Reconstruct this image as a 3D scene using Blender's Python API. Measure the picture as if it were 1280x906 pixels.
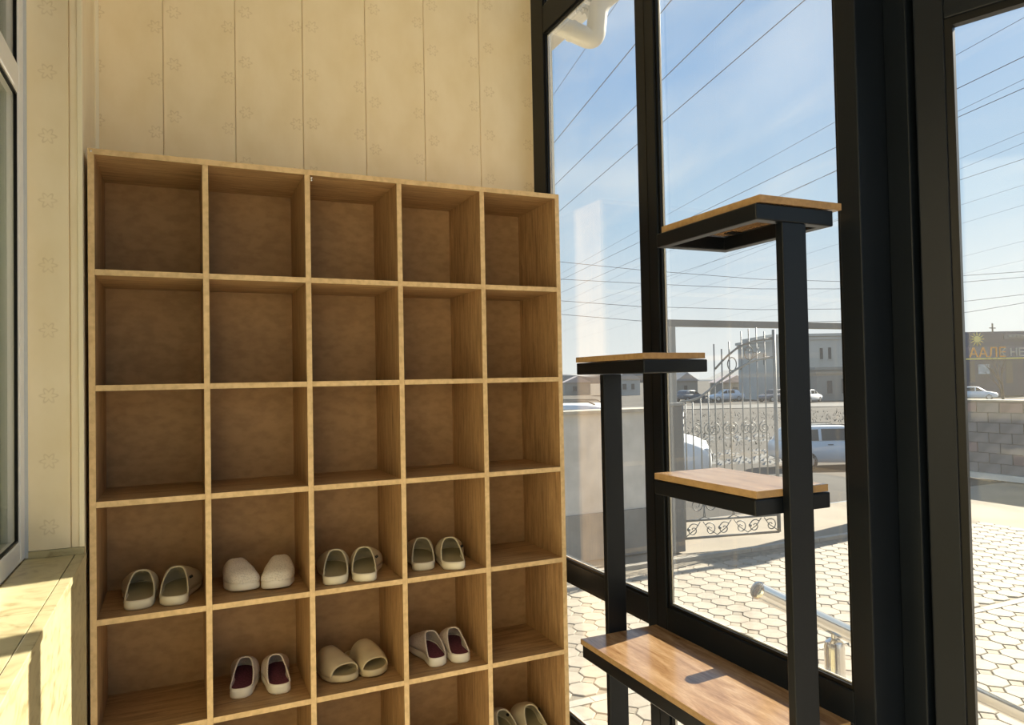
import bpy, math, random
from mathutils import Vector, Matrix
random.seed(7)
for o in list(bpy.data.objects): bpy.data.objects.remove(o)
S = bpy.context.scene
COL = S.collection

# ------------------------------------------------------------------ camera
FPX, YAW, PITCH, ROLL, CH = 909.2, 0.4278, 0.0235, -0.0193, 1.45
_w = Vector((math.sin(YAW)*math.cos(PITCH), math.cos(YAW)*math.cos(PITCH), math.sin(PITCH)))
_r0 = Vector((math.cos(YAW), -math.sin(YAW), 0)); _u0 = _r0.cross(_w)
_r = _r0*math.cos(ROLL) + _u0*math.sin(ROLL); _u = -_r0*math.sin(ROLL) + _u0*math.cos(ROLL)
CAMP = Vector((0, 0, CH))
cd = bpy.data.cameras.new('camera'); cam = bpy.data.objects.new('camera', cd); COL.objects.link(cam)
cd.sensor_fit = 'HORIZONTAL'; cd.sensor_width = 36; cd.lens = FPX/1280*36; cd.clip_start = .02; cd.clip_end = 2000
M = Matrix(((_r.x, _u.x, -_w.x, 0), (_r.y, _u.y, -_w.y, 0), (_r.z, _u.z, -_w.z, CH), (0, 0, 0, 1)))
cam.matrix_world = M; S.camera = cam
def ray(px, py): return _w + _r*((px-640)/FPX) - _u*((py-453)/FPX)
def onX(px, py, X): d = ray(px, py); return CAMP + d*(X/d.x)
def onY(px, py, Y): d = ray(px, py); return CAMP + d*(Y/d.y)
def onZ(px, py, Z): d = ray(px, py); return CAMP + d*((Z-CH)/d.z)
def atq(px, py, q): return CAMP + ray(px, py)*q
def topx(P):
    v = P - CAMP; d = v.dot(_w)
    return (640 + FPX*v.dot(_r)/d, 453 - FPX*v.dot(_u)/d, d)

# ------------------------------------------------------------------ world, sun, exposure
SUNV = Vector((1, .2, .66)).normalized()          # towards the sun
w = bpy.data.worlds.new('sky'); S.world = w; w.use_nodes = True
nt = w.node_tree; nt.nodes.clear()
def N(nt, t, **kw):
    n = nt.nodes.new(t)
    for k, v in kw.items():
        if k.startswith('i_'): n.inputs[int(k[2:])].default_value = v
        else: setattr(n, k, v)
    return n
def L(nt, a, b): nt.links.new(a, b)
def mth(nt, op, a, b=None, clamp=False):
    n = nt.nodes.new('ShaderNodeMath'); n.operation = op; n.use_clamp = clamp
    for i, v in enumerate((a, b)):
        if v is None: continue
        if isinstance(v, (int, float)): n.inputs[i].default_value = v
        else: nt.links.new(v, n.inputs[i])
    return n.outputs[0]
def mixc(nt, f, a, b, mode='MIX'):
    n = nt.nodes.new('ShaderNodeMix'); n.data_type = 'RGBA'; n.blend_type = mode
    for i, v in ((0, f), (6, a), (7, b)):
        if isinstance(v, (int, float)): n.inputs[i].default_value = v
        elif isinstance(v, tuple): n.inputs[i].default_value = v if len(v) == 4 else v + (1,)
        else: nt.links.new(v, n.inputs[i])
    return n.outputs[2]
def ramp(nt, f, stops):
    n = nt.nodes.new('ShaderNodeValToRGB'); e = n.color_ramp.elements
    while len(e) < len(stops): e.new(.5)
    for el, (p, c) in zip(e, stops): el.position = p; el.color = tuple(c) + (1,)
    L(nt, f, n.inputs[0]); return n.outputs[0]
tc = N(nt, 'ShaderNodeTexCoord'); sep = N(nt, 'ShaderNodeSeparateXYZ'); L(nt, tc.outputs['Generated'], sep.inputs[0])
base = ramp(nt, sep.outputs[2], [(0, (.96, .99, .98)), (.07, (.86, .93, .96)), (.2, (.47, .70, .92)), (.38, (.22, .49, .88)), (.7, (.22, .40, .68)), (1, (.16, .32, .60))])
zc = mth(nt, 'ADD', mth(nt, 'MAXIMUM', sep.outputs[2], 0), .12)
cv = N(nt, 'ShaderNodeCombineXYZ'); L(nt, mth(nt, 'DIVIDE', sep.outputs[0], zc), cv.inputs[0]); L(nt, mth(nt, 'DIVIDE', sep.outputs[1], zc), cv.inputs[1])
mp = N(nt, 'ShaderNodeMapping'); mp.inputs['Scale'].default_value = (1.1, .34, 1); mp.inputs['Rotation'].default_value = (0, 0, -.75); L(nt, cv.outputs[0], mp.inputs[0])
no = N(nt, 'ShaderNodeTexNoise'); no.inputs['Scale'].default_value = 1.7; no.inputs['Detail'].default_value = 7; no.inputs['Roughness'].default_value = .55; no.inputs['Distortion'].default_value = .7
L(nt, mp.outputs[0], no.inputs['Vector'])
cl = ramp(nt, no.outputs[0], [(.50, (0, 0, 0)), (.76, (.55, .55, .55))])
skyc = mixc(nt, cl, base, (.95, .98, .99))
dp = N(nt, 'ShaderNodeVectorMath', operation='DOT_PRODUCT'); L(nt, tc.outputs['Generated'], dp.inputs[0]); dp.inputs[1].default_value = SUNV
gl = mth(nt, 'MULTIPLY', mth(nt, 'POWER', mth(nt, 'MAXIMUM', dp.outputs['Value'], 0), 6), .38)
skyc = mixc(nt, gl, skyc, (.95, .97, .97))
bg = N(nt, 'ShaderNodeBackground'); L(nt, skyc, bg.inputs[0]); bg.inputs[1].default_value = .455
ow = N(nt, 'ShaderNodeOutputWorld'); L(nt, bg.outputs[0], ow.inputs[0])
sd = bpy.data.lights.new('sun', 'SUN'); so = bpy.data.objects.new('sun', sd); COL.objects.link(so)
sd.energy = 8.4; sd.color = (1, .91, .76); sd.angle = math.radians(.6)
so.rotation_euler = SUNV.to_track_quat('Z', 'Y').to_euler(); so.location = (20, 4, 14)
S.view_settings.view_transform = 'Standard'; S.view_settings.look = 'None'; S.view_settings.gamma = 1
S.view_settings.use_curve_mapping = False; S.view_settings.exposure = 1.0
try:
    S.cycles.diffuse_bounces = 8; S.cycles.max_bounces = 14; S.cycles.transparent_max_bounces = 16
    S.cycles.caustics_reflective = False; S.cycles.caustics_refractive = False
except Exception: pass

# ------------------------------------------------------------------ mesh helper
class MB:
    def __init__(s): s.v = []; s.f = []
    def add(s, vs, fs):
        o = len(s.v); s.v += [tuple(v) for v in vs]; s.f += [tuple(o+i for i in f) for f in fs]; return s
    def box(s, x0, x1, y0, y1, z0, z1):
        vs = [(x, y, z) for z in (z0, z1) for y in (y0, y1) for x in (x0, x1)]
        return s.add(vs, [(0, 2, 3, 1), (4, 5, 7, 6), (0, 1, 5, 4), (2, 6, 7, 3), (0, 4, 6, 2), (1, 3, 7, 5)])
    def prism(s, pts, axis, a, b):
        n = len(pts)
        def mk(p, t):
            return {'x': (t, p[0], p[1]), 'y': (p[0], t, p[1]), 'z': (p[0], p[1], t)}[axis]
        vs = [mk(p, a) for p in pts] + [mk(p, b) for p in pts]
        return s.add(vs, [tuple(range(n-1, -1, -1)), tuple(range(n, 2*n))] + [(i, (i+1) % n, n+(i+1) % n, n+i) for i in range(n)])
    def loft(s, rings, cap0=True, cap1=True, closed=True):
        n = len(rings[0]); vs = [v for r in rings for v in r]; fs = []
        for k in range(len(rings)-1):
            for i in range(n if closed else n-1):
                j = (i+1) % n; fs.append((k*n+i, k*n+j, (k+1)*n+j, (k+1)*n+i))
        if cap0: fs.append(tuple(range(n-1, -1, -1)))
        if cap1: fs.append(tuple(range((len(rings)-1)*n, len(rings)*n)))
        return s.add(vs, fs)
    def tube(s, path, r, n=8, cap=True):
        P = [Vector(p) for p in path]; R = r if isinstance(r, (list, tuple)) else [r]*len(P)
        rings = []; prev = None
        for i, p in enumerate(P):
            t = (P[min(i+1, len(P)-1)] - P[max(i-1, 0)])
            if t.length < 1e-9: t = Vector((0, 0, 1))
            t.normalize()
            if prev is None:
                a = Vector((0, 0, 1)) if abs(t.z) < .9 else Vector((1, 0, 0)); nn = t.cross(a).normalized()
            else:
                nn = (prev - t*prev.dot(t)); nn = nn.normalized() if nn.length > 1e-6 else t.orthogonal().normalized()
            prev = nn; b = t.cross(nn)
            rings.append([p + nn*(R[i]*math.cos(2*math.pi*k/n)) + b*(R[i]*math.sin(2*math.pi*k/n)) for k in range(n)])
        return s.loft(rings, cap, cap)
    def lathe(s, prof, c=(0, 0, 0), n=20, axis='z'):
        rings = []
        for r, h in prof:
            ring = []
            for k in range(n):
                a = 2*math.pi*k/n; x, y = r*math.cos(a), r*math.sin(a)
                ring.append({'z': (c[0]+x, c[1]+y, c[2]+h), 'y': (c[0]+x, c[1]+h, c[2]+y), 'x': (c[0]+h, c[1]+x, c[2]+y)}[axis])
            rings.append(ring)
        return s.loft(rings)
    def mesh(s, name, mat=None, smooth=False):
        m = bpy.data.meshes.new(name); m.from_pydata(s.v, [], s.f); m.update()
        import bmesh
        b = bmesh.new(); b.from_mesh(m); bmesh.ops.recalc_face_normals(b, faces=b.faces); b.to_mesh(m); b.free()
        if mat: m.materials.append(mat)
        if smooth:
            m.polygons.foreach_set('use_smooth', [True]*len(m.polygons)); 
        return m
    def build(s, name, mat, parent=None, smooth=False, bevel=0):
        o = bpy.data.objects.new(name, s.mesh(name, mat, smooth)); COL.objects.link(o)
        if parent: o.parent = parent
        if bevel:
            md = o.modifiers.new('bevel', 'BEVEL'); md.width = bevel; md.segments = 2; md.limit_method = 'ANGLE'
        if smooth == 'auto':
            md = o.modifiers.new('edges', 'EDGE_SPLIT'); md.split_angle = math.radians(38)
        return o
def empty(name, loc=(0, 0, 0), rz=0):
    o = bpy.data.objects.new(name, None); COL.objects.link(o); o.location = loc; o.rotation_euler = (0, 0, rz); o.empty_display_size = .1; return o
def tag(o, label, cat=None, group=None, kind=None):
    o['label'] = label
    if cat: o['category'] = cat
    if group: o['group'] = group
    if kind: o['kind'] = kind
    return o
def inst(mesh, name, parent=None, loc=(0, 0, 0), rz=0):
    o = bpy.data.objects.new(name, mesh); COL.objects.link(o); o.location = loc; o.rotation_euler = (0, 0, rz)
    if parent: o.parent = parent
    return o

# ------------------------------------------------------------------ materials
def newmat(name):
    m = bpy.data.materials.new(name); m.use_nodes = True; t = m.node_tree; b = t.nodes['Principled BSDF']; return m, t, b
def plain(name, col, rough=.5, metal=0, var=0, scale=20, bump=0, spec=.5, stretch=(1, 1, 1)):
    m, t, b = newmat(name)
    b.inputs['Roughness'].default_value = rough; b.inputs['Metallic'].default_value = metal; b.inputs['Specular IOR Level'].default_value = spec
    b.inputs['Base Color'].default_value = tuple(col) + (1,)
    if var or bump:
        c = N(t, 'ShaderNodeTexCoord'); mp = N(t, 'ShaderNodeMapping'); mp.inputs['Scale'].default_value = stretch; L(t, c.outputs['Object'], mp.inputs[0])
        n = N(t, 'ShaderNodeTexNoise'); n.inputs['Scale'].default_value = scale; n.inputs['Detail'].default_value = 6; L(t, mp.outputs[0], n.inputs['Vector'])
        if var:
            lo = tuple(x*(1-var) for x in col); hi = tuple(min(1, x*(1+var)) for x in col)
            L(t, ramp(t, n.outputs[0], [(.3, lo), (.7, hi)]), b.inputs['Base Color'])
        if bump:
            bp = N(t, 'ShaderNodeBump'); bp.inputs['Strength'].default_value = bump; bp.inputs['Distance'].default_value = .004; L(t, n.outputs[0], bp.inputs['Height']); L(t, bp.outputs[0], b.inputs['Normal'])
    return m
def wood(name, c0, c1, c2, stretch, rough=.45, scale=5, spec=.4):
    m, t, b = newmat(name)
    c = N(t, 'ShaderNodeTexCoord'); oi = N(t, 'ShaderNodeObjectInfo')
    off = N(t, 'ShaderNodeVectorMath', operation='ADD'); L(t, c.outputs['Object'], off.inputs[0])
    sc = N(t, 'ShaderNodeVectorMath', operation='SCALE'); L(t, oi.outputs['Location'], sc.inputs[0]); sc.inputs['Scale'].default_value = 3.1; L(t, sc.outputs[0], off.inputs[1])
    mp = N(t, 'ShaderNodeMapping'); mp.inputs['Scale'].default_value = stretch; L(t, off.outputs[0], mp.inputs[0])
    n1 = N(t, 'ShaderNodeTexNoise'); n1.inputs['Scale'].default_value = scale; n1.inputs['Detail'].default_value = 8; n1.inputs['Roughness'].default_value = .6; n1.inputs['Distortion'].default_value = .6; L(t, mp.outputs[0], n1.inputs['Vector'])
    n2 = N(t, 'ShaderNodeTexNoise'); n2.inputs['Scale'].default_value = scale*9; n2.inputs['Detail'].default_value = 4; L(t, mp.outputs[0], n2.inputs['Vector'])
    a = ramp(t, n1.outputs[0], [(.28, c0), (.5, c1), (.74, c2)])
    f = ramp(t, n2.outputs[0], [(.35, (.82, .80, .78)), (.6, (1, 1, 1))])
    L(t, mixc(t, 1.0, a, f, 'MULTIPLY'), b.inputs['Base Color'])
    b.inputs['Roughness'].default_value = rough; b.inputs['Specular IOR Level'].default_value = spec
    return m
def glass(name, tint=(.975, .985, .98), dust=.03, ior=1.45, rough=.0):
    m, t, b = newmat(name); t.nodes.remove(b); out = t.nodes['Material Output']
    tr = N(t, 'ShaderNodeBsdfTransparent'); tr.inputs[0].default_value = tint + (1,)
    gs = N(t, 'ShaderNodeBsdfGlossy'); gs.inputs['Roughness'].default_value = rough; gs.inputs[0].default_value = (1, 1, 1, 1)
    lw_ = N(t, 'ShaderNodeLayerWeight'); r0 = ((ior-1)/(ior+1))**2
    fr = mth(t, 'ADD', r0, mth(t, 'MULTIPLY', mth(t, 'POWER', lw_.outputs['Facing'], 5), 1-r0))
    mx = N(t, 'ShaderNodeMixShader'); L(t, fr, mx.inputs[0]); L(t, tr.outputs[0], mx.inputs[1]); L(t, gs.outputs[0], mx.inputs[2])
    last = mx.outputs[0]
    if dust:
        c = N(t, 'ShaderNodeTexCoord'); n = N(t, 'ShaderNodeTexNoise'); n.inputs['Scale'].default_value = 3; n.inputs['Detail'].default_value = 8; L(t, c.outputs['Object'], n.inputs['Vector'])
        df = N(t, 'ShaderNodeBsdfTranslucent'); df.inputs[0].default_value = (.9, .9, .88, 1)
        f = mth(t, 'MULTIPLY', n.outputs[0], dust*2)
        m2 = N(t, 'ShaderNodeMixShader'); L(t, f, m2.inputs[0]); L(t, last, m2.inputs[1]); L(t, df.outputs[0], m2.inputs[2]); last = m2.outputs[0]
    L(t, last, out.inputs[0]); return m

def panel_mat():
    """cream PVC cladding with a faint printed six-pointed blossom near both edges of every panel"""
    m, t, b = newmat('cream_cladding')
    c = N(t, 'ShaderNodeTexCoord'); s = N(t, 'ShaderNodeSeparateXYZ'); L(t, c.outputs['Object'], s.inputs[0])
    oi = N(t, 'ShaderNodeObjectInfo')
    shift = mth(t, 'MULTIPLY', oi.outputs['Random'], .2)
    zz = mth(t, 'ADD', s.outputs[2], shift)
    tot = None
    for xc, zo in ((-.085, 0), (.098, .02)):
        dx = mth(t, 'SUBTRACT', s.outputs[0], xc)
        dz = mth(t, 'SUBTRACT', mth(t, 'FLOORED_MODULO', mth(t, 'ADD', zz, 20+zo), .19), .095)
        r = mth(t, 'SQRT', mth(t, 'ADD', mth(t, 'MULTIPLY', dx, dx), mth(t, 'MULTIPLY', dz, dz)))
        th = mth(t, 'ARCTAN2', dz, dx)
        rr = mth(t, 'ADD', .0165, mth(t, 'MULTIPLY', mth(t, 'COSINE', mth(t, 'MULTIPLY', th, 6)), .0055))
        d = mth(t, 'ABSOLUTE', mth(t, 'SUBTRACT', r, rr))
        k = mth(t, 'SUBTRACT', 1, mth(t, 'DIVIDE', d, .005), True)
        tot = k if tot is None else mth(t, 'MAXIMUM', tot, k)
    n = N(t, 'ShaderNodeTexNoise'); n.inputs['Scale'].default_value = 9; n.inputs['Detail'].default_value = 5
    mp = N(t, 'ShaderNodeMapping'); mp.inputs['Scale'].default_value = (1, 1, .6); L(t, c.outputs['Object'], mp.inputs[0]); L(t, mp.outputs[0], n.inputs['Vector'])
    n2 = N(t, 'ShaderNodeTexNoise'); n2.inputs['Scale'].default_value = 40; n2.inputs['Detail'].default_value = 3; L(t, c.outputs['Object'], n2.inputs['Vector'])
    base = ramp(t, n.outputs[0], [(.3, (.84, .72, .485)), (.7, (.92, .81, .595))])
    k2 = mth(t, 'MULTIPLY', tot, mth(t, 'ADD', .05, mth(t, 'MULTIPLY', n2.outputs[0], .5)))
    L(t, mixc(t, k2, base, (.44, .32, .14)), b.inputs['Base Color'])
    b.inputs['Roughness'].default_value = .38; b.inputs['Specular IOR Level'].default_value = .35
    return m
def marble(name):
    m, t, b = newmat(name)
    c = N(t, 'ShaderNodeTexCoord'); mp = N(t, 'ShaderNodeMapping'); mp.inputs['Rotation'].default_value = (.5, .6, .4); mp.inputs['Scale'].default_value = (1, 1, 2.2); L(t, c.outputs['Object'], mp.inputs[0])
    n = N(t, 'ShaderNodeTexNoise'); n.inputs['Scale'].default_value = 11; n.inputs['Detail'].default_value = 8; n.inputs['Distortion'].default_value = 1.6; L(t, mp.outputs[0], n.inputs['Vector'])
    L(t, ramp(t, n.outputs[0], [(.33, (.33, .27, .14)), (.47, (.47, .41, .235)), (.7, (.52, .46, .275))]), b.inputs['Base Color'])
    b.inputs['Roughness'].default_value = .3; return m

MAT = dict(
 clad=panel_mat(), trimc=plain('cream_trim', (.90, .82, .60), .35), tile=marble('veined_tile'), grout=plain('grout', (.25, .21, .15), .8),
 wall=plain('cream_plaster', (.82, .72, .52), .8), ceil=plain('white_ceiling', (.86, .84, .78), .8), floor=plain('beige_floor_tile', (.78, .71, .60), .35, var=.12, scale=6),
 black=plain('black_aluminium', (.0042, .0066, .0105), .42, spec=.2, var=.15, scale=3), bead=plain('glazing_bead', (.004, .0045, .005), .4, spec=.2),
 seal=plain('grey_seal', (.50, .50, .50), .5), pvc=plain('white_pvc', (.82, .82, .80), .3),
 glass=glass('facade_glass', dust=.012, ior=1.55), dglass=glass('door_glass', dust=.008, ior=1.32), wglass=glass('window_glass', tint=(.72, .76, .70), dust=0, ior=1.5), steelb=plain('black_powder_steel', (.003, .0045, .007), .36, spec=.28),
 oakv=wood('oak_upright', (.22, .125, .055), (.44, .275, .13), (.58, .385, .20), (14, 14, 1.2), .5), oakh=wood('oak_shelf', (.22, .125, .055), (.43, .27, .13), (.55, .365, .185), (1.2, 14, 14), .5),
 oakb=wood('oak_back', (.36, .22, .105), (.40, .25, .12), (.44, .28, .14), (1.2, 1.2, 2.0), .6, scale=2.2), edge=wood('oak_edge_band', (.62, .445, .23), (.68, .49, .26), (.73, .54, .30), (3, 3, 3), .5, scale=2),
 bench=wood('stand_oak', (.18, .09, .036), (.315, .19, .095), (.42, .29, .175), (9, 1.3, 9), .20, scale=4, spec=1.0), benche=wood('stand_edge', (.25, .155, .07), (.31, .20, .095), (.36, .24, .12), (3, 3, 3), .5, scale=3),
 steel=plain('stainless_steel', (.72, .70, .66), .16, metal=1), paver=plain('cream_paver', (.345, .298, .235), .85, var=.10, scale=14, bump=.3), paverd=plain('tan_paver', (.275, .235, .18), .9, var=.15, scale=20), bed=plain('sand_joint', (.21, .18, .135), .95, var=.25, scale=18),
 conc=plain('grey_concrete', (.54, .53, .50), .9, var=.15, scale=4, bump=.2), plinth=plain('dark_plinth', (.16, .17, .17), .9, var=.15, scale=5), kerb=plain('kerb_concrete', (.37, .335, .28), .9, var=.15, scale=8),
 dirt=plain('tan_dirt', (.245, .21, .16), .95, var=.18, scale=.9), gatem=plain('grey_gate_paint', (.13, .135, .135), .5), gatel=plain('light_gate_paint', (.21, .22, .22), .5),
 pipe=plain('white_drain_plastic', (.50, .49, .45), .35), wire=plain('dark_cable', (.08, .09, .11), .7),
 block=plain('grey_block', (.22, .20, .19), .95, var=.25, scale=3), blockr=plain('reddish_block', (.25, .175, .16), .95, var=.25, scale=3), mortar=plain('mortar', (.20, .185, .17), .95),
)

# ------------------------------------------------------------------ room shell
XL, XW, XF, YB = -.262, -.41, 1.43, 2.864
YN = -2.4                                              # wall behind the camera
HC = 3.62
tag(MB().box(-.6, 1.475, YN-.1, YB+.1, -.12, 0).build('floor', MAT['floor']), 'pale beige tiled floor of the entrance vestibule', 'floor', kind='structure')
tag(MB().box(-.6, 1.62, YN-.1, YB+.1, HC, HC+.12).build('ceiling', MAT['ceil']), 'white ceiling of the entrance vestibule', 'ceiling', kind='structure')
wb = tag(MB().box(-.5, XF+.11, YB+.012, YB+.22, -.1, HC).build('wall_back', MAT['wall']), 'back wall clad in cream panels with faint blossom print, behind the shoe rack', 'wall', kind='structure')
joints = [XL, -.049, .194, .439, .684, .930, 1.178, XF+.005]
for i in range(7):
    a, b = joints[i]+.0008, joints[i+1]-.0008; x = (joints[i+1]+joints[i])/2
    if i == 0: x = joints[1]-.1225
    q = .002
    pts = [(a, .012), (a, q), (a+q, 0), (b-q, 0), (b, q), (b, .012)]
    inst(MB().prism([(p[0]-x, p[1]) for p in pts], 'z', -.05, HC-.05).mesh('wall_panel', MAT['clad']), 'wall_panel', wb, (x, YB, .05))
# left wall: sill block, pier and far end of the window opening
wl = empty('wall_left'); tag(wl, 'left wall with marbled tiled sill and cream panelled pier beside the shoe rack', 'wall', kind='structure')
YR = 2.49
MB().box(XL-.30, XL-.004, YR, YB+.02, 0, HC).build('pier', MAT['wall'], wl)
MB().box(-.60, XL-.022, YN, YR+.02, 0, .945).build('sill_core', MAT['wall'], wl)
MB().box(-.60, XL-.004, YN, YR, 3.30, HC).build('lintel', MAT['wall'], wl)
MB().box(-.60, XL-.004, YN, 1.2, .966, 3.30).build('bounce_pier', MAT['wall'], wl)  # out of view; opening closed here so sunlit cream wall bounces light
for (a, b) in ((-.400, -.294),):                       # reveal panel facing the room
    inst(MB().box(.047, .151, -.008, 0, 0, 2.31).mesh('reveal_panel', MAT['clad']), 'reveal_panel', wl, ((a+b)/2-.1, YR, .985))
MB().box(-.2925, -.270, YR-.008, YR, .985, 3.3).build('reveal_strip', MAT['clad'], wl)
MB().box(-.40, -.262, YR-.012, YR-.0005, .9645, .984).build('reveal_skirting', MAT['tile'], wl)
MB().prism([(-.274, YR-.011), (XL+.001, YR-.011), (XL+.001, YR+.030), (XL-.003, YR+.030), (XL-.003, YR-.007), (-.274, YR-.007)], 'z', .985, 3.4).build('corner_profile', MAT['trimc'], wl, bevel=.001)
MB().box(XL-.003, XL, YR+.032, YB-.014, 0, HC).build('side_panel', MAT['clad'], wl)
MB().prism([(XL, YB-.002), (XL+.012, YB-.002), (XL+.012, YB-.006), (XL+.004, YB-.014), (XL, YB-.014)], 'z', .03, HC).build('inner_corner_profile', MAT['trimc'], wl)
y = YR - .003
while y > -.95:                                        # sill tiles, edge strip, front tiles
    y0 = max(y-.60, -.95)
    MB().box(XW+.002, -.2855, y0+.0015, y, .9465, .964).build('sill_tile', MAT['tile'], wl, bevel=.001)
    MB().box(-.2835, -.256, y0+.0015, y, .9465, .9645).build('sill_edge_tile', MAT['tile'], wl, bevel=.0015)
    MB().box(-.280, XL+.002, y0+.0015, y, .48, .9455).build('front_tile', MAT['tile'], wl, bevel=.001)
    MB().box(-.280, XL+.002, y0+.0015, y, .01, .478).build('front_tile', MAT['tile'], wl, bevel=.001)
    y = y0
wfr = empty('wall_front', (0, YN, 0)); tag(wfr, 'unseen end of the vestibule behind the viewer, glazed to admit daylight, framed in black aluminium', 'wall', kind='structure')  # out of view; glazed to bring daylight onto rack and back wall
for a, b in ((-.60, XL+.02), (.52, .60), (XF+.005, XF+.075)): MB().box(a, b, -.08, -.001, 0, HC).build('frame_post', MAT['black'], wfr)
for a, b in ((XL+.02, .52), (.60, XF+.005)):
    for c, d in ((0, .08), (.64, .72), (2.937, 3.055)): MB().box(a, b, -.08, -.001, c, d).build('frame_rail', MAT['black'], wfr)
    MB().box(a, b, -.045, -.039, .08, HC).build('pane', MAT['glass'], wfr)

# left window: white PVC frame, panes
w1 = empty('window_1'); tag(w1, 'white plastic framed interior window above the tiled sill', 'window', kind='structure')
X0, X1 = XW-.055, XW
fr = [(1.2, YR, .964, 1.024), (1.2, YR, 2.285, 2.365), (1.2, YR, 3.24, 3.30)]
for a, b, c, d in fr: MB().box(X0, X1, a+.001, b-.006, c+.0005, d).build('frame_rail', MAT['pvc'], w1, bevel=.004)
for yc, hw in ((YR-.036, .03), (1.231, .03)): MB().box(X0-.002, X1+.002, yc-hw, yc+hw, .966, 3.298).build('frame_stile', MAT['pvc'], w1, bevel=.004)
for (a, b) in ((1.262, YR-.066),):
    for (c, d) in ((1.024, 2.285), (2.365, 3.24)):
        pn = MB().box(X0+.02, X0+.026, a, b, c, d).build('pane', MAT['wglass'], w1)
        MB().box(X1-.012, X1-.004, a, a+.006, c, d).box(X1-.012, X1-.004, b-.006, b, c, d).box(X1-.012, X1-.004, a+.006, b-.006, c, c+.006).box(X1-.012, X1-.004, a+.006, b-.006, d-.006, d).build('gasket', MAT['bead'], w1)
MB().box(X1+.002, X1+.010, YR-.012, YR-.003, .966, 3.29).build('cover_strip', plain('blue_grey_strip', (.50, .53, .56), .4), w1)
# inner room behind it
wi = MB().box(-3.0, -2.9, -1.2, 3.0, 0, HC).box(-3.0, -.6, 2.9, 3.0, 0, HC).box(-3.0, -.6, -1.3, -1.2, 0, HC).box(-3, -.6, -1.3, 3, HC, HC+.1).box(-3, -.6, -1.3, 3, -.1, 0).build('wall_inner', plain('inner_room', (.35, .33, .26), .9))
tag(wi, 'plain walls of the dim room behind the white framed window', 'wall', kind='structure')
def curtain(y0, y1, z0, z1, x, name, label, col):
    n = int((y1-y0)/.008); top = []; bot = []
    for i in range(n+1):
        yy = y0+(y1-y0)*i/n; off = .022*math.sin(yy*62)+.010*math.sin(yy*151+1)
        top.append((x+off*.6, yy, z1)); bot.append((x+off, yy, z0))
    mid = [((a[0]+b[0])/2, a[1], (z0+z1)/2) for a, b in zip(top, bot)]
    o = MB().loft([bot, mid, top], False, False, False).build(name, plain(name, col, .9), smooth=True)
    md = o.modifiers.new('thick', 'SOLIDIFY'); md.thickness = .002
    return tag(o, label, 'curtain')
curtain(.9, 2.62, .45, 3.2, -.62, 'curtain', 'olive grey folded curtain hanging behind the white framed window', (.26, .25, .17))

# ------------------------------------------------------------------ glazed facade
XG = 1.451
f2 = empty('window_2'); tag(f2, 'black aluminium framed glazed facade beside the wooden stand', 'window', kind='structure')
def fbox(name, y0, y1, z0, z1, parent=f2, x0=XF, x1=XF+.034):
    return MB().box(x0, x1, y0, y1, z0, z1).build(name, MAT['black'], parent, bevel=.003)
fbox('corner_post', 2.752, YB+.010, 0, HC)
fbox('mullion', 1.964, 2.066, 0, HC)
MB().box(XF-.0012, XF, 2.013, 2.017, .0, HC).build('mullion_joint', MAT['bead'], f2)
bays = ((2.066, 2.752), (1.242, 1.964))
for a, b in bays:
    fbox('lower_rail', a, b, .625, .703); fbox('upper_transom', a, b, 2.937, 3.055); fbox('sill_rail', a, b, 0, .07); fbox('head_rail', a, b, HC-.08, HC)
    for c, d in ((.07, .625), (.703, 2.937), (3.055, HC-.08)):
        MB().box(XG, XG+.006, a+.008, b-.008, c+.008, d-.008).build('pane', MAT['glass'], f2)
        e = .010
        MB().box(XF+.007, XG-.004, a, a+e, c, d).box(XF+.007, XG-.004, b-e, b, c, d).box(XF+.007, XG-.004, a+e, b-e, c, c+e).box(XF+.007, XG-.004, a+e, b-e, d-e, d).build('glazing_bead', MAT['bead'], f2)
        s = .0135
        MB().box(XG-.004, XG-.0005, a+.003, a+s, c+.003, d-.003).box(XG-.004, XG-.0005, b-s, b-.003, c+.003, d-.003).box(XG-.004, XG-.0005, a+s, b-s, c+.003, c+s).box(XG-.004, XG-.0005, a+s, b-s, d-s, d-.003).build('seal', MAT['seal'], f2)
# door post stands deep, door frame is set outwards
XD = 1.523
d1 = empty('door_1', (XD+.03, 1.122, 0), 0); tag(d1, 'black aluminium framed glass entrance door standing ajar outwards', 'door', kind='structure')
MB().box(XF, XD+.06, 1.183, 1.242, 0, HC).build('door_post', MAT['black'], f2, bevel=.003)
def dbox(name, x0, x1, y0, y1, z0, z1, m='black', bev=.003):
    return MB().box(x0-d1.location.x, x1-d1.location.x, y0-d1.location.y, y1-d1.location.y, z0, z1).build(name, MAT[m], d1, bevel=bev)
dbox('jamb', XD, XD+.07, 1.1235, 1.1825, 0, 2.42)
dbox('jamb', XD, XD+.07, .03, .10, 0, 2.42)
dbox('door_head', XD, XD+.07, .10, 1.1235, 2.33, 2.42)
dbox('fanlight_pane', XD+.03, XD+.036, .03, 1.18, 2.42, HC, 'dglass', 0)
leaf = empty('door_leaf', (0, 0, 0), math.radians(22)); leaf.parent = d1
def lbox(name, y0, y1, z0, z1, m='black', x0=-.03, x1=.03, bev=.003):
    return MB().box(x0, x1, y0, y1, z0, z1).build(name, MAT[m], leaf, bevel=bev)
LT = 2.318
lbox('stile', -.064, -.003, .012, LT); lbox('stile', -1.0, -.915, .012, LT)
lbox('top_rail', -.915, -.064, LT-.085, LT); lbox('bottom_rail', -.915, -.064, .012, .16)
lbox('pane', -.913, -.066, .162, LT-.087, 'dglass', 0, .006, 0)
e = .016
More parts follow.
